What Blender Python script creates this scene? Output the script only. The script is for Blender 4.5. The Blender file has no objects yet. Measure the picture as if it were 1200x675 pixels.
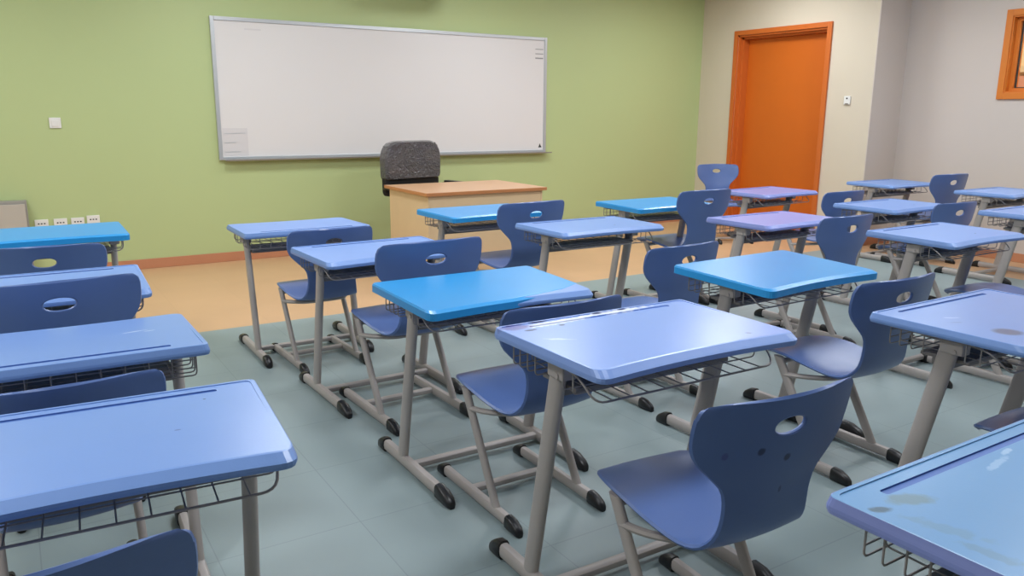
import bpy, bmesh, math, random
from mathutils import Vector, Matrix
random.seed(4)
C = bpy.context.scene.collection
PI = math.pi

# ------------------------------------------------------------------ camera
F_PX, PITCH, YAW, ROLL, CAM_H = 929.093, 12.515, 32.25, 0.381, 1.408

def make_camera():
    p, y, r = map(math.radians, (PITCH, YAW, ROLL))
    fwd = Vector((math.sin(y)*math.cos(p), math.cos(y)*math.cos(p), -math.sin(p)))
    right = Vector((math.cos(y), -math.sin(y), 0))
    up = right.cross(fwd)
    r2 = right*math.cos(r) + up*math.sin(r)
    u2 = -right*math.sin(r) + up*math.cos(r)
    cd = bpy.data.cameras.new('camera'); cam = bpy.data.objects.new('camera', cd); C.objects.link(cam)
    m = Matrix((r2, u2, -fwd)).transposed().to_4x4()
    m.translation = Vector((0, 0, CAM_H)); cam.matrix_world = m
    cd.sensor_width = 36; cd.lens = F_PX*36/1200; cd.clip_start = .05
    bpy.context.scene.camera = cam
make_camera()

# ------------------------------------------------------------------ materials
def lin(c):
    o = []
    for v in c:
        v /= 255
        o.append(v/12.92 if v <= .04045 else ((v+.055)/1.055)**2.4)
    return (*o, 1)

def mat(name, col, rough=.5, metal=0, spec=.5, coat=0, noise=0, nscale=8, bump=0, bscale=200, alpha=None, emit=None, estr=1, trans=0):
    m = bpy.data.materials.new(name); m.use_nodes = True
    nt = m.node_tree; b = nt.nodes['Principled BSDF']
    col = lin(col)
    b.inputs['Base Color'].default_value = col
    b.inputs['Roughness'].default_value = rough
    b.inputs['Metallic'].default_value = metal
    b.inputs['Specular IOR Level'].default_value = spec
    b.inputs['Coat Weight'].default_value = coat
    b.inputs['Coat Roughness'].default_value = .15
    b.inputs['Transmission Weight'].default_value = trans
    if alpha is not None: b.inputs['Alpha'].default_value = alpha
    if emit:
        b.inputs['Emission Color'].default_value = lin(emit); b.inputs['Emission Strength'].default_value = estr
    tc = nt.nodes.new('ShaderNodeTexCoord')
    if noise:
        n = nt.nodes.new('ShaderNodeTexNoise'); n.inputs['Scale'].default_value = nscale; n.inputs['Detail'].default_value = 5
        nt.links.new(tc.outputs['Object'], n.inputs['Vector'])
        mx = nt.nodes.new('ShaderNodeMix'); mx.data_type = 'RGBA'
        mx.inputs['A'].default_value = tuple(v*(1-noise) for v in col[:3])+(1,)
        mx.inputs['B'].default_value = tuple(min(1, v*(1+noise)) for v in col[:3])+(1,)
        nt.links.new(n.outputs['Fac'], mx.inputs['Factor']); nt.links.new(mx.outputs['Result'], b.inputs['Base Color'])
    if bump:
        n = nt.nodes.new('ShaderNodeTexNoise'); n.inputs['Scale'].default_value = bscale
        nt.links.new(tc.outputs['Object'], n.inputs['Vector'])
        bp = nt.nodes.new('ShaderNodeBump'); bp.inputs['Strength'].default_value = bump; bp.inputs['Distance'].default_value = .001
        nt.links.new(n.outputs['Fac'], bp.inputs['Height']); nt.links.new(bp.outputs['Normal'], b.inputs['Normal'])
    return m

def stained(name, base, spots, rough=.38, coat=0):
    """plastic with worn or dirty patches that have a shape of their own, placed in the desktop's own coordinates"""
    m = mat(name, base, rough=rough, coat=coat, noise=.05, nscale=5, bump=.15)
    nt = m.node_tree; b = nt.nodes['Principled BSDF']; N = nt.nodes.new; Lk = nt.links.new
    tc = N('ShaderNodeTexCoord'); src = b.inputs['Base Color'].links[0].from_socket
    nz = N('ShaderNodeTexNoise'); nz.inputs['Scale'].default_value = 45; nz.inputs['Detail'].default_value = 6
    Lk(tc.outputs['Object'], nz.inputs['Vector'])
    for (x, y, rx, ry, rot, col, st, rag, *zz) in spots:
        mp = N('ShaderNodeMapping'); mp.vector_type = 'TEXTURE'
        mp.inputs['Location'].default_value = (x, y, zz[0] if zz else .76); mp.inputs['Rotation'].default_value = (0, 0, math.radians(rot)); mp.inputs['Scale'].default_value = (rx, ry, .012 if zz else .05)
        Lk(tc.outputs['Object'], mp.inputs['Vector'])
        ln = N('ShaderNodeVectorMath'); ln.operation = 'LENGTH'; Lk(mp.outputs['Vector'], ln.inputs[0])
        a = N('ShaderNodeMath'); a.operation = 'MULTIPLY_ADD'; a.inputs[1].default_value = rag; Lk(nz.outputs['Fac'], a.inputs[0]); Lk(ln.outputs['Value'], a.inputs[2])
        mr = N('ShaderNodeMapRange'); mr.inputs['From Min'].default_value = 1+rag*.5; mr.inputs['From Max'].default_value = .6+rag*.5
        mr.inputs['To Min'].default_value = 0; mr.inputs['To Max'].default_value = st; Lk(a.outputs[0], mr.inputs['Value'])
        mx = N('ShaderNodeMix'); mx.data_type = 'RGBA'; Lk(src, mx.inputs['A']); mx.inputs['B'].default_value = lin(col); Lk(mr.outputs['Result'], mx.inputs['Factor'])
        src = mx.outputs['Result']
    Lk(src, b.inputs['Base Color'])
    return m

TOP = (120, 154, 214)
M = {}
M['chair'] = mat('chair_blue_plastic', (84, 110, 166), rough=.33, spec=.7, noise=.12, nscale=3, bump=.25, bscale=350)
M['rim'] = mat('chair_rim_plastic', (92, 120, 205), rough=.4)
M['top'] = stained('desktop_blue_laminate', TOP, [(.1, -.1, .012, .006, 20, (40, 60, 110), .8, .6)])
M['top_lilac'] = mat('desktop_lilac_laminate', (136, 150, 214), rough=.32, noise=.05, nscale=5)
M['groove'] = mat('pen_groove_blue', (80, 116, 186), rough=.5)
M['film'] = mat('cyan_film', (44, 150, 218), rough=.3, noise=.05, nscale=6)
M['frame'] = mat('warm_grey_paint', (172, 164, 160), rough=.42, noise=.05, nscale=12)
M['beam'] = mat('grey_beam_paint', (128, 123, 121), rough=.5)
M['wire'] = mat('wire_grey_coating', (150, 144, 142), rough=.4, metal=.2)
M['cap'] = mat('black_rubber', (24, 24, 27), rough=.38, noise=.2, nscale=30)
M['alu'] = mat('aluminium', (200, 204, 208), rough=.35, metal=.6)
M['white_plastic'] = mat('white_plastic', (232, 232, 230), rough=.4)
M['dark'] = mat('dark_slot', (50, 50, 50), rough=.6)
M['board'] = mat('whiteboard_enamel', (226, 224, 224), rough=.28, coat=.2)
M['sticker'] = mat('pale_sticker', (214, 212, 214), rough=.5)
M['print'] = mat('grey_print', (150, 150, 152), rough=.6)
M['door'] = mat('orange_door_paint', (208, 104, 24), rough=.45, noise=.04, nscale=3)
M['doorframe'] = mat('orange_frame_paint', (204, 106, 42), rough=.4)
M['winframe'] = mat('orange_window_paint', (214, 122, 40), rough=.4)
M['beige'] = mat('beige_wall_paint', (214, 204, 186), rough=.8, noise=.02, nscale=2)
M['greywall'] = mat('warm_grey_wall_paint', (206, 196, 188), rough=.8, noise=.02, nscale=2)
M['green'] = mat('green_wall_paint', (184, 200, 144), rough=.55, noise=.03, nscale=1.2)
M['base'] = mat('terracotta_skirting', (192, 132, 98), rough=.5, noise=.05)
M['ceiling'] = mat('ceiling_white', (232, 232, 230), rough=.9)
M['wood'] = mat('beech_laminate', (220, 192, 152), rough=.45, noise=.05, nscale=6)
M['wood_top'] = mat('beech_laminate_top', (206, 162, 124), rough=.32, noise=.05, nscale=6)
M['wood_edge'] = mat('beech_edge_band', (192, 128, 80), rough=.4)
M['black_fabric'] = mat('black_fabric', (26, 26, 28), rough=.8, bump=.4)
M['black_plastic'] = mat('black_plastic', (18, 18, 20), rough=.4)
M['metalbox'] = mat('grey_painted_metal', (186, 180, 170), rough=.5)
M['metalrim'] = mat('dark_grey_painted_metal', (150, 148, 142), rough=.5)
M['lamp'] = mat('lit_diffuser', (255, 255, 255), emit=(255, 250, 240), estr=6)
M['corr'] = mat('corridor_cream', (232, 205, 160), rough=.8)
M['corr_low'] = mat('corridor_pink', (214, 150, 120), rough=.8)

def cover_mat():
    m = bpy.data.materials.new('clear_plastic_cover'); m.use_nodes = True
    nt = m.node_tree; b = nt.nodes['Principled BSDF']; N = nt.nodes.new; Lk = nt.links.new
    b.inputs['Base Color'].default_value = lin((84, 82, 86)); b.inputs['Roughness'].default_value = .1; b.inputs['Coat Weight'].default_value = .8
    tc = N('ShaderNodeTexCoord'); n = N('ShaderNodeTexNoise'); n.inputs['Scale'].default_value = 16; n.inputs['Detail'].default_value = 5; n.inputs['Distortion'].default_value = 2.5
    Lk(tc.outputs['Object'], n.inputs['Vector'])
    bp = N('ShaderNodeBump'); bp.inputs['Strength'].default_value = 1; bp.inputs['Distance'].default_value = .03
    Lk(n.outputs['Fac'], bp.inputs['Height']); Lk(bp.outputs['Normal'], b.inputs['Normal'])
    return m
M['cover'] = cover_mat()

def floor_mat(name, col, line, lw=.0022, mixf=.55):
    m = bpy.data.materials.new(name); m.use_nodes = True
    nt = m.node_tree; b = nt.nodes['Principled BSDF']; N = nt.nodes.new; Lk = nt.links.new
    b.inputs['Roughness'].default_value = .42; b.inputs['Specular IOR Level'].default_value = .4
    g = N('ShaderNodeNewGeometry'); mp = N('ShaderNodeMapping'); mp.inputs['Location'].default_value = (-.43, -.03, 0)
    Lk(g.outputs['Position'], mp.inputs['Vector'])
    br = N('ShaderNodeTexBrick'); br.offset = 0; br.squash = 1
    br.inputs['Scale'].default_value = 1; br.inputs['Brick Width'].default_value = .48; br.inputs['Row Height'].default_value = .48
    br.inputs['Mortar Size'].default_value = lw; br.inputs['Mortar Smooth'].default_value = .2; br.inputs['Bias'].default_value = 0
    c = lin(col)
    br.inputs['Color1'].default_value = c; br.inputs['Color2'].default_value = tuple(v*1.03 for v in c[:3])+(1,)
    br.inputs['Mortar'].default_value = lin(line); Lk(mp.outputs['Vector'], br.inputs['Vector'])
    n = N('ShaderNodeTexNoise'); n.inputs['Scale'].default_value = 2.3; n.inputs['Detail'].default_value = 8; Lk(g.outputs['Position'], n.inputs['Vector'])
    mr = N('ShaderNodeMapRange'); mr.inputs['To Min'].default_value = .92; mr.inputs['To Max'].default_value = 1.06; Lk(n.outputs['Fac'], mr.inputs['Value'])
    mx = N('ShaderNodeMix'); mx.data_type = 'RGBA'; mx.blend_type = 'MULTIPLY'; mx.inputs['Factor'].default_value = 1
    Lk(br.outputs['Color'], mx.inputs['A']); Lk(mr.outputs['Result'], mx.inputs['B']); Lk(mx.outputs['Result'], b.inputs['Base Color'])
    return m
M['floor'] = floor_mat('grey_green_vinyl_tiles', (140, 155, 157), (129, 143, 145))
M['floor_orange'] = floor_mat('apricot_vinyl', (204, 164, 126), (200, 160, 123))

# ------------------------------------------------------------------ geometry helpers
def obj(name, bm, m, parent=None, smooth=False, loc=None, ms=None):
    me = bpy.data.meshes.new(name)
    bmesh.ops.recalc_face_normals(bm, faces=bm.faces[:])
    bm.to_mesh(me); bm.free()
    for x in (ms or [m]): me.materials.append(x)
    if smooth:
        for p in me.polygons: p.use_smooth = True
        try: me.set_sharp_from_angle(angle=math.radians(40))
        except Exception: pass
    o = bpy.data.objects.new(name, me); C.objects.link(o)
    if parent: o.parent = parent
    if loc: o.location = loc
    return o

def box(bm, x0, x1, y0, y1, z0, z1, bev=0, mi=0):
    vs = [bm.verts.new((x, y, z)) for z in (z0, z1) for x, y in ((x0, y0), (x1, y0), (x1, y1), (x0, y1))]
    fs = [bm.faces.new([vs[i] for i in f]) for f in ((3, 2, 1, 0), (4, 5, 6, 7), (0, 1, 5, 4), (1, 2, 6, 5), (2, 3, 7, 6), (3, 0, 4, 7))]
    for f in fs: f.material_index = mi
    if bev:
        es = list({e for f in fs for e in f.edges})
        bmesh.ops.bevel(bm, geom=es, offset=bev, segments=2, affect='EDGES', profile=.6)

def BX(name, dims, m, parent=None, bev=0, loc=None):
    bm = bmesh.new(); box(bm, *dims, bev=bev); return obj(name, bm, m, parent, loc=loc)

def loft(bm, rings, close=True, mi=0):
    R = [[bm.verts.new(p) for p in r] for r in rings]; n = len(R[0])
    for a, b in zip(R, R[1:]):
        for i in range(n):
            f = bm.faces.new((a[i], a[(i+1) % n], b[(i+1) % n], b[i])); f.material_index = mi
    if close:
        bm.faces.new(R[0][::-1]).material_index = mi; bm.faces.new(R[-1]).material_index = mi

def sup(n, a, b, e=2.6):
    out = []
    for i in range(n):
        t = 2*PI*i/n; c, s = math.cos(t), math.sin(t)
        out.append((a*math.copysign(abs(c)**(2/e), c), b*math.copysign(abs(s)**(2/e), s)))
    return out

def tube(bm, pts, r, n=8, closed=False, mi=0, r2=None):
    pts = [Vector(p) for p in pts]; rings = []; prev = None
    N_ = len(pts)
    for i, p in enumerate(pts):
        if closed: d = pts[(i+1) % N_]-pts[i-1]
        else: d = pts[min(i+1, N_-1)]-pts[max(i-1, 0)]
        d.normalize()
        if prev is None:
            a = Vector((0, 0, 1)) if abs(d.z) < .9 else Vector((1, 0, 0))
            u = d.cross(a).normalized()
        else:
            u = (prev - d*prev.dot(d)).normalized()
        prev = u; w = d.cross(u)
        rr = r2 or r
        rings.append([p+u*(r*math.cos(2*PI*k/n))+w*(rr*math.sin(2*PI*k/n)) for k in range(n)])
    if closed: rings.append(rings[0][:])
    loft(bm, rings, close=not closed, mi=mi)
    if closed: bmesh.ops.remove_doubles(bm, verts=bm.verts[:], dist=1e-6)

def arc(p0, c, p1, n=5):
    p0, c, p1 = map(Vector, (p0, c, p1))
    return [p0*(1-t)**2+c*2*t*(1-t)+p1*t*t for t in [i/n for i in range(n+1)]]

def bpath(pts, r, n=4):
    """polyline with rounded corners"""
    pts = [Vector(p) for p in pts]; out = [pts[0]]
    for a, b, c in zip(pts, pts[1:], pts[2:]):
        r1 = min(r, (a-b).length*.45); r2 = min(r, (c-b).length*.45)
        out += arc(b+(a-b).normalized()*r1, b, b+(c-b).normalized()*r2, n)
    return out+[pts[-1]]

def round_poly(pts, rad, seg=5):
    out = []; n = len(pts)
    for i in range(n):
        a, b, c = Vector(pts[i-1]), Vector(pts[i]), Vector(pts[(i+1) % n]); r = rad[i]
        if r <= 0: out.append(b); continue
        out += arc(b+(a-b).normalized()*r, b, b+(c-b).normalized()*r, seg)
    return out

def catmull(P, n):
    out = []
    Q = [P[0]]+P+[P[-1]]; S = len(P)-1
    for k in range(n+1):
        t = k/n*S; i = min(int(t), S-1); f = t-i
        a, b, c, d = Q[i], Q[i+1], Q[i+2], Q[i+3]
        out.append(tuple(.5*((2*b[j])+(-a[j]+c[j])*f+(2*a[j]-5*b[j]+4*c[j]-d[j])*f*f+(-a[j]+3*b[j]-3*c[j]+d[j])*f**3) for j in range(len(b))))
    return out

def boolean_cut(o, cutters):
    for c in cutters:
        md = o.modifiers.new('cut', 'BOOLEAN'); md.operation = 'DIFFERENCE'; md.object = c; md.solver = 'EXACT'
    bpy.context.view_layer.update()
    dg = bpy.context.evaluated_depsgraph_get()
    me = bpy.data.meshes.new_from_object(o.evaluated_get(dg)); o.modifiers.clear(); o.data = me
    for c in cutters: bpy.data.objects.remove(c)

def empty(name, loc, rz=0):
    o = bpy.data.objects.new(name, None); C.objects.link(o); o.location = loc; o.rotation_euler = (0, 0, rz)
    o.empty_display_size = .1
    return o

def tag(o, label, cat, group=None):
    o['label'] = label; o['category'] = cat
    if group: o['group'] = group
    return o

def struct(o): o['kind'] = 'structure'; return o

def copy_tree(src, parent=None):
    c = src.copy(); C.objects.link(c)
    if parent: c.parent = parent
    for ch in list(src.children): copy_tree(ch, c)
    return c

# ------------------------------------------------------------------ the room
YW, XR, XA, YC, ZC = 7.74, 7.77, 8.29, 5.24, 2.95
XL, YB = -2.4, -2.2
YF = 5.27      # where the grey tiles meet the apricot strip
XS = 7.42      # and the apricot strip along the right wall
bm = bmesh.new()
box(bm, XL, XS, YB, YF, -.1, 0, mi=0)
box(bm, XL, XA, YF, YW, -.1, 0, mi=1)
box(bm, XS, XA, YB, YF, -.1, 0, mi=1)
struct(obj('floor', bm, None, ms=[M['floor'], M['floor_orange']]))
struct(BX('ceiling', (XL-.15, XA+2.2, YB-.15, YW+.15, ZC, ZC+.1), M['ceiling']))
struct(BX('wall_front', (XL-.15, XR+.15, YW, YW+.15, -.1, ZC), M['green']))
struct(BX('wall_left', (XL-.15, XL, YB, YW, -.1, ZC), M['beige']))
struct(BX('wall_back', (XL-.15, XA+.15, YB-.15, YB, -.1, ZC), M['beige']))
# door wall, with the opening
DY0, DY1, DZ = 5.85, 7.13, 2.34
bm = bmesh.new()
box(bm, XR, XR+.2, DY1, YW, -.1, ZC)
box(bm, XR, XR+.2, YC+.01, DY0, -.1, ZC)
box(bm, XR, XR+.2, DY0, DY1, DZ, ZC)
struct(obj('wall_right', bm, M['beige']))
bm = bmesh.new(); box(bm, XR+.0005, XR+.2, YC, YC+.0098, -.1, ZC); box(bm, XR+.2, XA+.15, YC, YC+.15, -.1, ZC)
struct(obj('wall_return', bm, M['greywall']))
# alcove wall with the corridor window
WY0, WY1, WZ0, WZ1 = 2.9, 4.18, 1.62, 2.335
bm = bmesh.new()
box(bm, XA, XA+.15, WY1, YC, -.1, ZC); box(bm, XA, XA+.15, YB, WY0, -.1, ZC)
box(bm, XA, XA+.15, WY0, WY1, -.1, WZ0); box(bm, XA, XA+.15, WY0, WY1, WZ1, ZC)
struct(obj('wall_alcove', bm, M['greywall']))
# skirting boards
struct(BX('baseboard_front', (XL, XR, YW-.015, YW-.001, .001, .088), M['base'], bev=.003))
struct(BX('baseboard_right', (XR-.015, XR-.001, YC-.0, DY0-.06, .001, .088), M['base'], bev=.003))
struct(BX('baseboard_corner', (XR-.015, XR-.001, DY1+.06, YW-.02, .001, .088), M['base'], bev=.003))
struct(BX('baseboard_return', (XR, XA-.02, YC-.015, YC-.001, .001, .088), M['base'], bev=.003))
struct(BX('baseboard_alcove', (XA-.015, XA-.001, YB, YC-.02, .001, .088), M['base'], bev=.003))
# corridor seen through the window
bm = bmesh.new()
box(bm, XA+1.9, XA+2.0, 1.0, 6.0, 1.0, ZC, mi=0); box(bm, XA+1.86, XA+1.9, 1.0, 6.0, -.1, 1.86, mi=1)
struct(obj('wall_corridor', bm, None, ms=[M['corr'], M['corr_low']]))
struct(BX('trim_corridor_rail', (XA+1.83, XA+1.86, 1.0, 6.0, 1.9, 1.97), M['wood']))

# door 1
dr = empty('door_1', (XR, 0, 0)); struct(dr)
bm = bmesh.new()   # architrave + jambs in profile
T = .055
box(bm, -.025, .0, DY1, DY1+T, 0, DZ+T, bev=.004); box(bm, -.025, .0, DY0-T, DY0, 0, DZ+T, bev=.004); box(bm, -.025, .0, DY0, DY1, DZ, DZ+T, bev=.004)
box(bm, 0, .05, DY1-.02, DY1, 0, DZ); box(bm, 0, .05, DY0, DY0+.02, 0, DZ); box(bm, 0, .05, DY0, DY1, DZ-.02, DZ)
box(bm, .05, .2, DY1-.045, DY1, 0, DZ); box(bm, .05, .2, DY0, DY0+.045, 0, DZ); box(bm, .05, .2, DY0, DY1, DZ-.045, DZ)
obj('door_frame', bm, M['doorframe'], dr)
BX('door_leaf', (.14, .185, DY0+.046, DY1-.046, .006, DZ-.046), M['door'], dr, bev=.003)

# window 1
wn = empty('window_1', (XA, 0, 0)); struct(wn)
bm = bmesh.new(); T = .06
for a, b, z0, z1 in ((WY1, WY1+T, WZ0-T, WZ1+T), (WY0-T, WY0, WZ0-T, WZ1+T), (WY0, WY1, WZ1, WZ1+T), (WY0, WY1, WZ0-T, WZ0)):
    box(bm, -.022, 0, a, b, z0, z1, bev=.003)
for a, b, z0, z1 in ((WY1-.045, WY1, WZ0, WZ1), (WY0, WY0+.045, WZ0, WZ1), (WY0+.045, WY1-.045, WZ1-.045, WZ1), (WY0+.045, WY1-.045, WZ0, WZ0+.045)):
    box(bm, .05, .15, a, b, z0, z1)
for a, b, z0, z1 in ((WY1-.012, WY1, WZ0, WZ1), (WY0, WY0+.012, WZ0, WZ1), (WY0+.012, WY1-.012, WZ1-.012, WZ1), (WY0+.012, WY1-.012, WZ0, WZ0+.012)):
    box(bm, -.01, .05, a, b, z0, z1)
obj('window_frame', bm, M['winframe'], wn)
bm = bmesh.new()
for a, b, z0, z1 in ((WY1-.055, WY1-.0451, WZ0+.045, WZ1-.045), (WY0+.0451, WY0+.055, WZ0+.045, WZ1-.045), (WY0+.055, WY1-.055, WZ1-.055, WZ1-.045), (WY0+.055, WY1-.055, WZ0+.045, WZ0+.055)):
    box(bm, .085, .105, a, b, z0, z1)
obj('glazing_gasket', bm, M['dark'], wn)
gl = mat('clear_glass', (255, 255, 255), rough=.02, trans=1)
gl.node_tree.nodes['Principled BSDF'].inputs['IOR'].default_value = 1.05
BX('glass_pane', (.093, .097, WY0+.05, WY1-.05, WZ0+.05, WZ1-.05), gl, wn)

# ------------------------------------------------------------------ wall things
wb = tag(empty('whiteboard', (0, YW, 0)), 'long white dry-erase board with aluminium frame on the green wall', 'whiteboard')
x0, x1, z0, z1 = 1.66, 5.315, .955, 2.23
BX('board_surface', (x0+.03, x1-.03, -.022, -.004, z0+.03, z1-.03), M['board'], wb)
bm = bmesh.new()
for a, b, c, d in ((x0, x0+.035, z0, z1), (x1-.035, x1, z0, z1), (x0+.035, x1-.035, z1-.035, z1), (x0+.035, x1-.035, z0, z0+.03)):
    box(bm, a, b, -.032, -.002, c, d, bev=.004)
obj('frame', bm, M['alu'], wb)
bm = bmesh.new()
prof = [(-.032, .0), (-.085, -.004), (-.09, .008), (-.086, .009), (-.083, .0), (-.032, .006)]
loft(bm, [[(x, p[0], z0-.004+p[1]) for p in prof] for x in (x0+.05, x1+.05)])
obj('pen_tray', bm, M['metalrim'], wb)
bm = bmesh.new()
bm.free()
for k, h in enumerate((.008, .009, .014)): BX('printed_line', (x1-.155, x1-.05, -.0235, -.0215, z1-.135-.05*k, z1-.135-.05*k+h), M['print'], wb)
BX('printed_line', (x0+.30, x0+.45, -.0235, -.0215, z1-.105, z1-.092), M['sticker'], wb)
bm2 = bmesh.new(); box(bm2, x0+.045, x0+.27, -.0235, -.0215, z0+.04, z0+.29)
st = obj('sheet_sticker', bm2, M['sticker'], wb)
for k in range(3): BX('printed_line', (x0+.06, x0+.06+(.19, .1, .14)[k], -.0245, -.0235, z0+.24-.085*k, z0+.247-.085*k), M['alu'], st)
bm = bmesh.new(); pts = [(x1-.10, z0+.055), (x1-.055, z0+.055), (x1-.08, z0+.1)]
loft(bm, [[(p[0], y, p[1]) for p in pts] for y in (-.0235, -.0215)])
obj('maker_mark', bm, M['dark'], wb)['label'] = 'small dark triangular mark'

sw = tag(empty('wall_switch', (.37, YW, 1.295)), 'white light switch plate on the green wall at the left', 'switch')
BX('plate', (-.043, .043, -.012, -.001, -.043, .043), M['white_plastic'], sw, bev=.003)
BX('rocker', (-.026, .026, -.017, -.012, -.03, .02), M['white_plastic'], sw, bev=.002)
SK = ['white wall socket nearest the grey panel box, on the green wall', 'second white wall socket from the grey panel box',
      'third white wall socket from the grey panel box, close to its right-hand neighbour', 'rightmost white wall socket above the cyan-covered desk']
sk0 = None
for i, x in enumerate((.185, .325, .455, .575)):
    if sk0 is None:
        s = sk0 = empty('wall_socket', (x, YW, .462))
        BX('plate', (-.05, .05, -.014, -.001, -.035, .035), M['white_plastic'], s, bev=.003)
        bm = bmesh.new()
        for q in (-.022, 0, .022): box(bm, q-.006, q+.006, -.0155, -.0135, -.004, .006)
        obj('pin_slots', bm, M['dark'], s)
    else:
        s = copy_tree(sk0); s.location = (x, YW, .462+.012*(i == 3))
    tag(s, SK[i], 'socket', 'wall sockets low on the green wall')
pb = tag(empty('panel_box', (-.12, YW, 0)), 'grey metal panel box low on the green wall, at the left edge', 'wall box')
BX('housing', (-.23, .215, -.11, -.001, .12, .67), M['metalrim'], pb, bev=.006)
BX('door', (-.215, .2, -.125, -.11, .135, .645), M['metalbox'], pb, bev=.004)
th = tag(empty('wall_sensor', (XR, 5.53, 1.555)), 'small white sensor with a dark dot on the wall beside the orange door', 'wall sensor')
BX('plate', (-.018, -.001, -.038, .038, -.045, .045), M['white_plastic'], th, bev=.005)
bm = bmesh.new(); box(bm, -.0195, -.0175, -.009, .009, .012, .028); box(bm, -.0195, -.0175, -.02, .02, -.04, -.033)
obj('dot', bm, M['dark'], th)

pj = tag(empty('projector', (3.75, 7.25, 0)), 'assumed white projector above the whiteboard, out of view, added for its shadow on the wall', 'projector')  # assumed fitting, never in view; added and sized to shade the wall top
bm = bmesh.new(); box(bm, -.30, .30, -.13, .17, 2.57, 2.71, bev=.04); obj('body', bm, M['white_plastic'], pj, smooth=True)
bm = bmesh.new(); tube(bm, [(0, .1, 2.75), (0, .1, ZC-.001)], .03, 10); box(bm, -.1, .1, .02, .18, ZC-.02, ZC-.001); obj('ceiling_mount', bm, M['white_plastic'], pj)

# ------------------------------------------------------------------ teacher's desk and chair
td = tag(empty('teacher_desk', (2.85, 5.8, 0)), "pale wooden teacher's desk standing in front of the whiteboard", 'desk')
W, Dp, H = 1.12, .80, .765
bm = bmesh.new(); box(bm, -.03, W+.03, -.03, Dp+.02, H-.028, H, bev=.004)
o = obj('desktop', bm, None, td, ms=[M['wood_top'], M['wood_edge']])
for p in o.data.polygons: p.material_index = 0 if p.normal.z > .6 else 1
BX('front_panel', (.019, W-.019, .0, .018, .01, H-.029), M['wood'], td)
BX('side_panel', (0, .018, 0, Dp-.03, 0, H-.029), M['wood'], td, bev=.001)
BX('side_panel', (W-.018, W, 0, Dp-.03, 0, H-.029), M['wood'], td, bev=.001)
dp_ = BX('drawer_pedestal', (W-.45, W-.02, .1, Dp-.08, .06, H-.03), M['wood'], td)
for k in range(3):
    d = BX('drawer_front', (W-.44, W-.03, Dp-.08, Dp-.062, .08+.21*k, .27+.21*k), M['wood'], dp_, bev=.002)

oc = tag(empty('office_chair', (3.38, 6.95, 0), math.radians(14)), 'black office chair with its backrest still in clear plastic, behind the teacher desk', 'chair')
def slab(w, h, rc, y0, y1, zc, bulge=.0, n=8, cut=0):
    bm = bmesh.new()
    pts = round_poly([(-w, -h), (w, -h), (w*1.02, h*.55), (w*.72, h), (-w*.72, h), (-w*1.02, h*.55)], [rc, rc, rc*2, rc*1.6, rc*1.6, rc*2], n)
    rings = []
    for t, s in ((0, .93), (.2, 1), (.8, 1), (1, .93)):
        rings.append([(p.x*s, y0+(y1-y0)*t-bulge*(1-(p.x/w)**2)*(1 if t < .5 else .6), zc+p.y*s) for p in pts])
    loft(bm, rings); return bm
obj('backrest', slab(.33, .25, .05, .16, .245, .86, .02), M['black_fabric'], oc, smooth=True)
cv = obj('plastic_cover', slab(.342, .185, .05, .135, .262, .948, .02), M['cover'], oc, smooth=True)
bm = bmesh.new(); box(bm, -.25, .25, -.28, .2, .43, .52, bev=.035); obj('seat', bm, M['black_fabric'], oc, smooth=True)
for s in (-1, 1):
    bm = bmesh.new()
    tube(bm, bpath([(s*.30, .17, .66), (s*.37, .17, .70), (s*.38, -.02, .70), (s*.38, -.10, .48), (s*.24, -.05, .46)], .05), .016, 8)
    box(bm, s*.38-.03, s*.38+.03, -.14, .12, .705, .735, bev=.01)
    obj('armrest', bm, M['black_plastic'], oc, smooth=True)
bm = bmesh.new(); tube(bm, [(0, .0, .1), (0, 0, .43)], .025, 12); box(bm, -.05, .05, .05, .25, .44, .47); box(bm, -.04, .04, .22, .25, .44, .75)
obj('gas_column', bm, M['black_plastic'], oc)
bm = bmesh.new()
for k in range(5):
    a = k*2*PI/5+.3; tube(bm, [(0, 0, .11), (.29*math.cos(a), .29*math.sin(a), .075)], .02, 8, r2=.014)
obj('star_base', bm, M['black_plastic'], oc)
for k in range(5):
    a = k*2*PI/5+.3; bm = bmesh.new()
    cx, cy = .29*math.cos(a), .29*math.sin(a)
    tube(bm, [(cx-.02*math.sin(a), cy+.02*math.cos(a), .028), (cx+.02*math.sin(a), cy-.02*math.cos(a), .028)], .028, 12)
    tube(bm, [(cx, cy, .045), (cx, cy, .075)], .008, 6)
    obj('castor', bm, M['black_plastic'], oc)

# ------------------------------------------------------------------ pupil's desk
HT = .76
def top_outline(grow=0, back=.024):
    wf, wr, d = .368+grow, .358+grow, .257+grow
    P = [(-wf, d), (-wr, -d)]
    rear = []
    for i in range(1, 12):
        t = i/12; x = -wr+2*wr*t
        rear.append((x, -d+back*math.sin(PI*t)**.9))
    P = [(-wf, d), (-wr, -d)]+rear+[(wr, -d), (wf, d)]
    rad = [.020, .040]+[0]*11+[.040, .020]
    return round_poly(P, rad, 5)

def desktop_mesh():
    pts = top_outline()
    def ring(s, z, rear_in=0):
        out = []
        for p in pts:
            f = max(0, min(1, (-p.y-.12)/.08))
            out.append((p.x-math.copysign(s, p.x)*min(1, abs(p.x)/.1), p.y-math.copysign(s, p.y)+rear_in*f, z))
        return out
    bm = bmesh.new()
    loft(bm, [ring(.012, HT-.034), ring(.002, HT-.031), ring(0, HT-.024), ring(0, HT-.017, .0), ring(.001, HT-.013, .004), ring(.004, HT-.001, .017), ring(.006, HT, .021)])
    return bm

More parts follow.
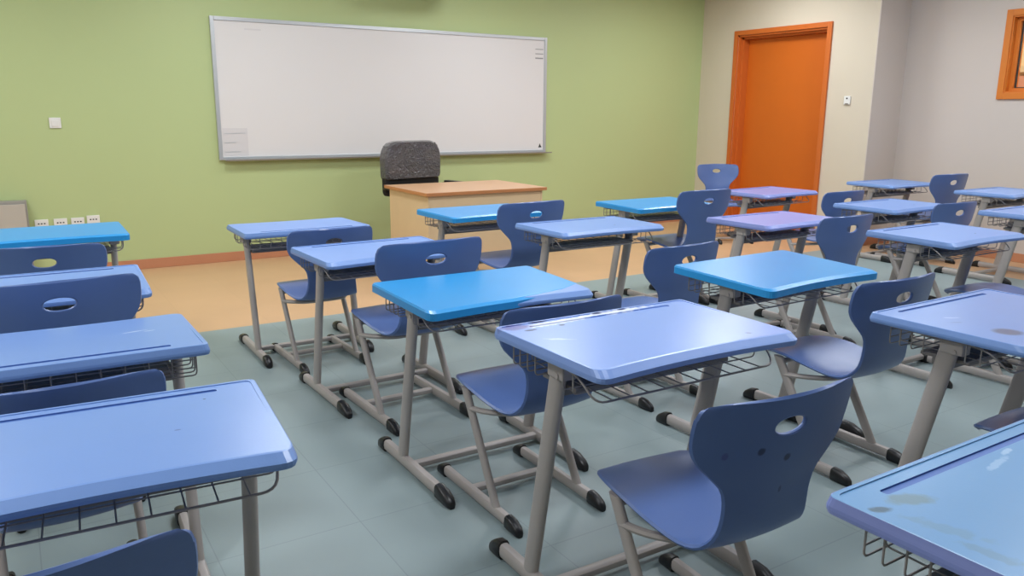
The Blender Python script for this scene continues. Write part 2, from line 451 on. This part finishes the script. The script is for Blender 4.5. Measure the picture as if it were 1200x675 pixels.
def desktop(mname='top', parent=None):
    o = obj('desktop', desktop_mesh(), M[mname], parent)
    # sunk writing surface and pen groove
    cuts = []
    bm = bmesh.new()
    P = round_poly([(-.352, .243), (-.345, -.09), (.345, -.09), (.352, .243)], [.018, .004, .004, .018], 5)
    loft(bm, [[(p.x, p.y, z) for p in P] for z in (HT-.0022, HT+.01)])
    # the sunk surface fades out towards the user: wedge bottom
    for v in bm.verts:
        if v.co.z < HT and v.co.y < 0: v.co.z = HT+.0006
    cuts.append(obj('cutter', bm, M['groove']))
    bm = bmesh.new()
    P = round_poly([(-.27, .216), (-.27, .198), (.27, .198), (.27, .216)], [.008]*4, 4)
    loft(bm, [[(p.x, p.y, z) for p in P] for z in (HT-.0055, HT+.01)])
    cuts.append(obj('cutter', bm, M['groove']))
    boolean_cut(o, cuts)
    me = o.data
    if M['groove'].name not in [m.name for m in me.materials if m]: me.materials.append(M['groove'])
    gi = [i for i, m in enumerate(me.materials) if m == M['groove']][0]
    for p in me.polygons:
        c = p.center
        p.material_index = gi if (abs(c.x) < .272 and .197 < c.y < .217 and c.z < HT-.003) else 0
        p.use_smooth = False
    return o

def cap_mesh(L, w, h, sgn):
    """rubber end cap: starts on the skid at y=0 and tapers out to y=L"""
    bm = bmesh.new(); rings = []
    for t, sw_, zt in ((0, 1.0, 1.0), (.04, 1.12, 1.08), (.45, 1.14, 1.0), (.8, 1.02, .72), (.95, .8, .5), (1, .55, .34)):
        rings.append([(a*sw_, sgn*L*t, h*zt*.5+b*zt) for a, b in sup(12, w/2, h/2, 3)])
    loft(bm, rings); return bm

def skid_part(x, y0, y1, w, h, parent, capf, capr):
    bm = bmesh.new()
    loft(bm, [[(x+a, y, .008+h/2+b) for a, b in sup(12, w/2, h/2, 3)] for y in (y0, y1)])
    s = obj('skid', bm, M['frame'], parent, smooth=True)
    for sgn, yy, Lc in ((1, y1-.02, capf), (-1, y0+.02, capr)):
        c = obj('foot_cap', cap_mesh(Lc, w*1.12, h*1.2, sgn), M['cap'], s, smooth=True); c.location = (x, yy, 0)
    return s

def leg_part(x, ytop, ztop, ybot, zbot, wx, wy, parent):
    bm = bmesh.new()
    loft(bm, [[(x+a, y+b, z) for a, b in sup(14, wx/2, wy/2, 2.4)] for y, z in ((ytop, ztop), ((ytop+ybot)/2, (ztop+zbot)/2), (ybot, zbot))])
    return obj('leg', bm, M['frame'], parent, smooth=True)

def make_desk():
    r = empty('student_desk', (0, 0, 0))
    desktop('top', r)
    for s in (-1, 1):
        x = s*.302
        leg_part(x, .0, HT-.034, .135, .045, .033, .062, r)
        skid_part(x, -.205, .315, .036, .048, r, .075, .11)
        # clamp where the leg meets the top
        bm = bmesh.new(); box(bm, x-.024, x+.024, -.045, .03, HT-.085, HT-.034, bev=.006)
        tube(bm, [(x+s*.018, -.02, HT-.075), (x+s*.028, -.02, HT-.075)], .008, 8)
        obj('clamp', bm, M['frame'], r)
    bm = bmesh.new(); loft(bm, [[(x, .06+a, .032+b) for a, b in sup(12, .019, .014, 3)] for x in (-.286, .286)])
    obj('crossbar', bm, M['frame'], r, smooth=True)
    bm = bmesh.new(); box(bm, -.286, .286, -.05, .11, .640, .653, bev=.003); box(bm, -.286, .286, .0, .07, .618, .641, bev=.003)
    obj('support_beam', bm, M['beam'], r)
    # wire book basket
    bm = bmesh.new(); zb, zt = .662, HT-.038; xs = .335
    for k, y in enumerate((-.15, -.105, -.06, .075, .115, .155, .19)):
        if k == 0:
            P = bpath([(-xs, -.07, zt), (-xs, -.13, zt-.008), (-xs+.01, -.19, zb), (xs-.01, -.19, zb), (xs, -.13, zt-.008), (xs, -.07, zt)], .035, 5)
            tube(bm, P, .0032, 6)
        else:
            tube(bm, bpath([(-xs, y, zt), (-xs, y, zb), (xs, y, zb), (xs, y, zt)], .012, 3), .0023, 5)
    for z in (.685, .71): tube(bm, [(-xs, .19, z), (xs, .19, z)], .002, 5)
    for i in range(10):
        x = -.27+.06*i
        tube(bm, bpath([(x, -.19, zb), (x, .192, zb+.001), (x, .192, zt)], .012, 3), .002, 5)
    for s in (-1, 1): tube(bm, [(s*xs, -.11, zt-.002), (s*xs, .19, zt-.002)], .0023, 5)
    obj('wire_basket', bm, M['wire'], r)
    return r

def film_mesh(cut=False):
    """thin cyan sheet stretched over the top and its edges"""
    pts = top_outline(.0015, .024)
    if cut:      # the sheet stops short of the rear right corner
        pts = [p for p in pts if not (p.x > .02 and p.y < -.13)]
        i = max(range(len(pts)), key=lambda k: (pts[k].x if pts[k].y < -.13 else -9))
        pts = pts[:i+1]+[Vector((.12, -.218)), Vector((.26, -.19)), Vector((.362, -.125))]+pts[i+1:]
    bm = bmesh.new()
    def ring(s, z): return [(p.x-math.copysign(s, p.x)*min(1, abs(p.x)/.1), p.y-math.copysign(s, p.y)+(.018*max(0, min(1, (-p.y-.12)/.08)) if z > HT else 0), z) for p in pts]
    loft(bm, [ring(0, HT-.033), ring(0, HT-.006), ring(.004, HT+.0012), ring(.012, HT+.0016)])
    # hollow underneath so that the laminate sits inside
    return bm

# ------------------------------------------------------------------ pupil's chair
PROF = [(.226, .412, .090), (.221, .430, .128), (.193, .443, .158), (.12, .449, .186), (.03, .443, .199), (-.06, .430, .199), (-.13, .417, .190), (-.19, .410, .179),
        (-.236, .417, .164), (-.268, .447, .149), (-.286, .492, .140), (-.297, .545, .138), (-.307, .595, .150), (-.318, .64, .190), (-.328, .685, .230), (-.336, .725, .246), (-.343, .765, .249), (-.349, .798, .247), (-.353, .818, .243), (-.355, .8275, .236), (-.356, .832, .224)]
def shell_pt(y, z, w, v):
    """one point of the shell; v runs -1..1 across"""
    b = max(0, min(1, (z-.47)/.25))
    fr = max(0, min(1, (y-.02)/.2)) if z < .47 else 0
    x = w*v
    yy = y+.048*b*v*v*(w/.24)
    zz = z+(1-b)*.012*v*v*(1-fr)-fr*.004*v*v
    if z > .80: zz -= .008*v**8
    return Vector((x, yy, zz))

def make_chair():
    r = empty('student_chair', (0, 0, 0))
    bm = bmesh.new(); P = catmull(PROF, 46); NV = 18; th = .013
    grid = [[shell_pt(y, z, w, -1+2*j/NV) for j in range(NV+1)] for (y, z, w) in P]
    nu = len(grid)
    def nrm(i, j):
        a = grid[min(i+1, nu-1)][j]-grid[max(i-1, 0)][j]; b = grid[i][min(j+1, NV)]-grid[i][max(j-1, 0)]
        return a.cross(b).normalized()
    T_, B_ = [], []
    for i in range(nu):
        T_.append([bm.verts.new(grid[i][j]+nrm(i, j)*th/2) for j in range(NV+1)])
        B_.append([bm.verts.new(grid[i][j]-nrm(i, j)*th/2) for j in range(NV+1)])
    for i in range(nu-1):
        for j in range(NV):
            bm.faces.new((T_[i][j], T_[i][j+1], T_[i+1][j+1], T_[i+1][j])); bm.faces.new((B_[i][j], B_[i+1][j], B_[i+1][j+1], B_[i][j+1]))
    # rounded rim: one extra row pushed outwards
    loop = [(i, 0) for i in range(nu)]+[(nu-1, j) for j in range(1, NV+1)]+[(i, NV) for i in range(nu-2, -1, -1)]+[(0, j) for j in range(NV-1, 0, -1)]
    E_ = []
    for k, (i, j) in enumerate(loop):
        c = grid[i][j]; ii = min(max(i, 1), nu-2); jj = min(max(j, 1), NV-1)
        d = (c-grid[ii][jj]).normalized(); E_.append(bm.verts.new(c+d*th*.45))
    for k in range(len(loop)):
        (i, j), (i2, j2) = loop[k], loop[(k+1) % len(loop)]; e, e2 = E_[k], E_[(k+1) % len(loop)]
        bm.faces.new((T_[i][j], T_[i2][j2], e2, e)); bm.faces.new((e, e2, B_[i2][j2], B_[i][j]))
    sh = obj('seat_shell', bm, M['chair'], r, smooth=True)
    zc = .757
    bm = bmesh.new(); loft(bm, [[(a, y, zc+b) for a, b in sup(28, .052, .026, 2.2)] for y in (-.50, -.25)])
    boolean_cut(sh, [obj('cutter', bm, M['chair'])])
    for p in sh.data.polygons: p.use_smooth = True
    try: sh.data.set_sharp_from_angle(angle=math.radians(45))
    except Exception: pass
    # moulded lip of the hand hole
    def yat(z):
        for (a, b) in zip(P, P[1:]):
            if a[1] <= z <= b[1] and a[1] > .55: return a[0]+(b[0]-a[0])*(z-a[1])/(b[1]-a[1])
        return -.38
    bm = bmesh.new(); pts = []
    for a, b in sup(32, .053, .027, 2.2):
        z = zc+b; pts.append((a, yat(z)+.048*(a/.24)**2*(.24/.249), z))
    tube(bm, pts, .0062, 8, closed=True)
    lip = obj('hand_hole_lip', bm, M['chair'], sh, smooth=True)
    for s in (-1, 1):
        x = s*.184
        leg_part(x, .075, .436, -.155, .045, .026, .046, r)
        skid_part(x, -.26, .255, .032, .042, r, .07, .085)
    bm = bmesh.new(); loft(bm, [[(x, .04+a, .030+b) for a, b in sup(12, .019, .013, 3)] for x in (-.176, .176)])
    obj('crossbar', bm, M['frame'], r, smooth=True)
    bm = bmesh.new()
    tube(bm, bpath([(-.186, .035, .365), (-.172, -.06, .378), (-.11, -.15, .386), (.11, -.15, .386), (.172, -.06, .378), (.186, .035, .365)], .06, 5), .0135, 8, r2=.011)
    tube(bm, [(-.186, .065, .414), (.186, .065, .414)], .012, 8)
    box(bm, -.05, .05, -.15, .04, .392, .404, bev=.003)
    obj('seat_support', bm, M['frame'], r, smooth=True)
    return r

desk0 = make_desk(); chair0 = make_chair()

def film_for(r, cut):
    f = obj('cover_sheet', film_mesh(cut), M['film'], r); f['label'] = 'bright cyan sheet over the desktop'
    return f

# key: x, y, yaw(deg), height, tilt(deg), material, film, label
DESKS = [
 ('A1', .15, 4.89, .8, .761, .7, 'top', 1, 'cyan-covered desk at the head of the leftmost column, below the wall sockets'),
 ('A2', .05, 3.40, -.8, .762, 1.3, 'top', 0, 'light blue desk of the leftmost column, directly behind the cyan-covered one'),
 ('A3', .07, 2.54, 177.9, .755, 2.0, 'topA3', 0, 'blue desk of the leftmost column with a white scratch near its right end'),
 ('A4', .08, 1.71, -4.0, .757, -.5, 'topA4', 0, 'large nearest blue desk at the lower left edge of the picture'),
 ('B1', 1.42, 4.66, 179.5, .744, .9, 'top', 0, 'light blue desk heading the second column, nearest the apricot floor strip'),
 ('B2', 1.52, 3.66, 1.5, .739, .4, 'top', 0, 'light blue desk standing directly before the bright cyan one of the second column'),
 ('B3', 1.53, 2.63, -.4, .738, 1.4, 'top', 2, 'bright cyan-covered desk in the second column, a lilac rear right corner showing'),
 ('B4', 1.51, 1.66, -1.0, .796, -.4, 'topB4', 0, 'pale blue desk in the centre foreground with white scuffs along its front edge'),
 ('B5', 1.51, .53, 0, .760, 0, 'topB5', 0, 'cyan-blue desk at the bottom right corner with a grey-green stain by its pen groove'),
 ('C1', 2.67, 4.61, .6, .761, .2, 'top', 1, "cyan-covered desk just in front of the teacher's desk"),
 ('C2', 2.85, 3.66, -1.1, .770, -.4, 'top', 0, "pale blue desk behind the cyan-covered one nearest the teacher's desk"),
 ('C3', 2.76, 2.23, 1.6, .758, 2.0, 'top', 1, 'bright cyan-covered desk in the middle of the third column'),
 ('C4', 2.76, 1.29, 0, .760, 0, 'topC4', 0, 'blue desk at the right edge with a round dark mark on its top'),
 ('D1', 4.04, 4.41, -1.4, .758, .6, 'top', 1, 'cyan-covered desk against the green wall, left of the corner chair'),
 ('D2', 4.11, 3.36, -.2, .759, -.3, 'top_lilac', 0, 'lilac-blue desk behind the cyan-covered one near the room corner'),
 ('D3', 4.38, 2.41, -.3, .772, .7, 'top', 0, 'pale blue desk in front of the right-edge desk with the round mark'),
 ('E1', 5.57, 4.65, 3.8, .757, .2, 'top_lilac', 0, 'lilac desk reflecting orange, in front of the orange door'),
 ('E2', 5.55, 3.48, .5, .757, .3, 'top', 0, 'pale blue desk right of the orange door, second of its column'),
 ('E3', 6.05, 2.68, 0, .760, 0, 'top', 0, 'pale desk cut by the right edge, third of the column behind the door desk'),
 ('F1', 7.46, 4.72, -1.5, .747, .4, 'top', 0, 'farthest light blue desk at the right, by the wall corner'),
 ('F2', 7.39, 3.60, 0, .760, 0, 'top', 0, 'light blue desk at the right edge behind the farthest chair'),
]
M['topA4'] = stained('desktop_blue_worn', TOP, [(.235, .155, .004, .004, 0, (40, 50, 90), .9, .3), (.16, -.02, .008, .004, 0, (80, 100, 160), .8, .5)], rough=.3)
M['topB4'] = stained('desktop_blue_peeled', (132, 162, 224), [
    (-.16, .215, .17, .024, 3, (222, 228, 246), 1, 1.6), (-.31, .222, .06, .032, 0, (98, 100, 168), .9, .8), (.06, .230, .16, .018, 0, (222, 228, 246), 1, 1.7),
    (-.27, .05, .045, .010, -35, (204, 216, 244), .6, 1.6), (.229, -.172, .012, .005, -35, (50, 58, 90), .9, .4), (-.176, .178, .012, .009, 0, (40, 50, 90), .9, .3),
    (-.285, .175, .026, .010, 0, (44, 50, 100), .9, 1), (-.22, .240, .04, .008, 0, (44, 54, 110), .9, 1.2), (.0, .238, .02, .008, 0, (44, 54, 110), .9, 1), (.1, .240, .018, .007, 0, (44, 54, 110), .9, 1)], rough=.28)
M['topB5'] = stained('desktop_cyan_stained', (106, 156, 204), [
    (-.255, .168, .052, .024, -28, (106, 132, 134), .7, .9), (-.332, .172, .028, .012, -25, (64, 90, 104), .85, 1.2), (-.30, .08, .07, .020, -70, (104, 142, 168), .5, 1.8),
    (-.315, .0, .05, .016, -80, (100, 136, 160), .5, 1.8), (.03, .165, .05, .010, 10, (176, 206, 234), .5, 1.8), (.10, .185, .03, .008, 10, (184, 212, 238), .6, 1.6), (.0, .05, .06, .006, 20, (150, 190, 226), .4, 1.6)], rough=.34)
M['topC4'] = stained('desktop_blue_marked', TOP, [
    (-.222, -.118, .052, .046, -30, (88, 94, 122), .85, .12), (-.20, .07, .035, .008, -30, (190, 206, 240), .55, 1.6), (-.25, .03, .03, .008, -30, (94, 116, 176), .6, 1.5)], rough=.3)
M['topA3'] = stained('desktop_blue_scratched', TOP, [(-.19, -.02, .045, .006, 12, (206, 220, 244), .7, 1.5), (-.235, -.01, .02, .005, 12, (206, 220, 244), .6, 1.2)], rough=.3)
M['chairB4'] = stained('chair_blue_spotted', (84, 110, 166), [(-.075, -.335, .013, .04, 0, (30, 40, 76), .85, .5, .70), (.012, -.335, .013, .04, 0, (30, 40, 76), .85, .5, .668), (.02, -.31, .006, .05, 0, (40, 50, 90), .6, .5, .575), (-.17, -.31, .010, .05, 0, (62, 58, 120), .5, .6, .70)], rough=.36)

for k, x, y, yaw, h, tilt, mt, film, label in DESKS:
    r = desk0 if k == 'A1' else copy_tree(desk0)
    if k == 'A1': film0 = None
    r.location = (x, y, 0); r.rotation_euler = (0, 0, math.radians(yaw)); r.scale = (1, 1, h/.76)
    r['film'] = film; r['mt'] = mt; r['tilt'] = tilt
    tag(r, label, 'desk', "pupils' desks in rows")
roots = [o for o in bpy.data.objects if o.parent is None and o.name.startswith('student_desk')]
for r in roots:
    film, mt, tilt = r['film'], r['mt'], r['tilt']
    del r['film'], r['mt'], r['tilt']
    for ch in r.children:
        if ch.name.startswith('desktop'):
            if mt != 'top':
                ch.data = ch.data.copy(); ch.data.materials[0] = M[mt]
                if mt == 'topB4':          # the groove is buried under the peeling surface
                    for p in ch.data.polygons: p.material_index = 0
                if mt == 'topB5':          # lilac edge under a cyan writing surface
                    ch.data.materials.append(M['top_lilac']); gi = len(ch.data.materials)-1
                    for p in ch.data.polygons:
                        if abs(p.normal.z) < .4 and abs(p.center.x) > .34 or abs(p.center.y) > .25: p.material_index = gi
            top = ch
    parts = [top]
    if film: parts.append(film_for(r, film == 2))
    t = math.radians(tilt)
    for p in parts:     # tilt about the centre of the top
        p.matrix_basis = Matrix.Translation((0, 0, HT-.02)) @ Matrix.Rotation(t, 4, 'X') @ Matrix.Translation((0, 0, -(HT-.02)))

CHAIRS = [
 ('A1', 0.119, 4.35, -5.2, 0.981, 'blue chair at the top of the leftmost column, tucked behind the cyan-covered desk'),
 ('A2', 0.069, 3.3, 4.1, 1.028, 'blue chair in leftmost column whose whole oval hand hole shows'),
 ('A3', .04, 2.375, 1, .932, 'blue chair in leftmost column with only its top edge showing above the nearest desk'),
 ('A4', -0.073, 1.445, -0.7, 0.992, 'blue chair cut off by the bottom left edge of the picture'),
 ('B1', 1.419, 4.378, 2, 0.956, 'blue chair at the frontmost desk of the second column, on the apricot floor side'),
 ('B2', 1.514, 3.393, 2, 1.037, "blue chair with an oval hand hole, in front of the bright cyan desk"),
 ('B3', 1.509, 2.353, -0.5, 0.965, 'blue chair between the bright cyan desk and the pale foreground desk'),
 ('B4', 1.44, 1.405, -4, .965, 'large nearest blue chair in the centre foreground with dark spots on its back'),
 ('C1', 2.742, 4.457, 3.7, 1.035, "blue chair in front of the teacher's desk, at the cyan-covered desk"),
 ('C2', 2.664, 3.005, 2.3, 0.965, 'blue chair with its hand hole just over the middle cyan-covered desk'),
 ('C3', 2.806, 2.004, -1.3, 0.974, 'blue chair before the right-edge desk with the round mark, its hand hole half dark'),
 ('C4', 2.70, 1.03, 0, .98, 'blue chair at the right edge, only a corner of its seat in view'),
 ('D1', 4.227, 4.419, 0.6, 1.049, 'blue chair at the cyan-covered desk by the green wall'),
 ('D2', 4.119, 3.166, 0.5, 1.0, 'blue chair behind the lilac-blue desk, a sliver of its hand hole visible'),
 ('D3', 4.58, 2.2, 0, 1.0, 'blue chair seen only as a curved seat behind the desk with the round mark'),
 ('E1', 5.577, 4.213, -1, 0.982, 'blue chair right of the lilac desk by the door'),
 ('E2', 5.70, 3.38, -4, .965, 'blue chair directly below the farthest one in view, half hidden by pale desks'),
 ('F1', 7.476, 4.45, -4.9, 1.046, 'farthest blue chair standing out against the grey wall at the right'),
 ('G1', 6.82, 6.27, 158, 1.0, 'lone blue chair standing by the orange door near the green wall'),
]
for k, x, y, yaw, s, label in CHAIRS:
    r = chair0 if k == 'A1' else copy_tree(chair0)
    r.location = (x, y, 0); r.rotation_euler = (0, 0, math.radians(yaw)); r.scale = (s, s, s)
    tag(r, label, 'chair', "pupils' chairs")
    if k == 'B4':
        for ch in r.children:
            if ch.name.startswith('seat_shell'): ch.data = ch.data.copy(); ch.data.materials[0] = M['chairB4']

# ------------------------------------------------------------------ ceiling lamps
LP = [(x, y) for x in (-.9, 1.7, 4.3, 6.7) for y in (1.5, 3.9, 6.1)]
LN = {-.9: 'leftmost', 1.7: 'second', 4.3: 'third', 6.7: 'rightmost'}
l0 = None
for x, y in LP:
    if l0 is None:
        l0 = empty('ceiling_light', (x, y, ZC)); r = l0
        bm = bmesh.new()
        for a, b, c, d in ((-.31, .31, -.31, -.29), (-.31, .31, .29, .31), (-.31, -.29, -.29, .29), (.29, .31, -.29, .29)): box(bm, a, b, c, d, -.03, -.001)
        obj('frame', bm, M['white_plastic'], l0)
        BX('diffuser', (-.29, .29, -.29, .29, -.02, -.004), M['lamp'], l0)
    else:
        r = copy_tree(l0); r.location = (x, y, ZC)
    tag(r, 'square lit ceiling panel lamp of the %s row, overhead' % LN[x], 'ceiling lamp', 'ceiling panel lamps')
    ld = bpy.data.lights.new('panel_light', 'AREA'); ld.shape = 'SQUARE'; ld.size = .56; ld.energy = 21; ld.color = (.93, .985, 1.05)
    lo = bpy.data.objects.new('panel_light', ld); C.objects.link(lo); lo.location = (x, y, ZC-.035)
ld = bpy.data.lights.new('corridor_light', 'AREA'); ld.shape = 'RECTANGLE'; ld.size = .6; ld.size_y = 3; ld.energy = 60; ld.color = (1, .93, .8)
lo = bpy.data.objects.new('corridor_light', ld); C.objects.link(lo); lo.location = (XA+1.0, 3.5, ZC-.05)

w = bpy.data.worlds.new('world'); bpy.context.scene.world = w; w.use_nodes = True
w.node_tree.nodes['Background'].inputs[0].default_value = (.8, .88, 1, 1); w.node_tree.nodes['Background'].inputs[1].default_value = .3

vs = bpy.context.scene.view_settings
bpy.context.scene.display_settings.display_device = 'sRGB'
vs.view_transform = 'Standard'; vs.look = 'None'; vs.gamma = 1; vs.use_curve_mapping = False
vs.exposure = 0.12
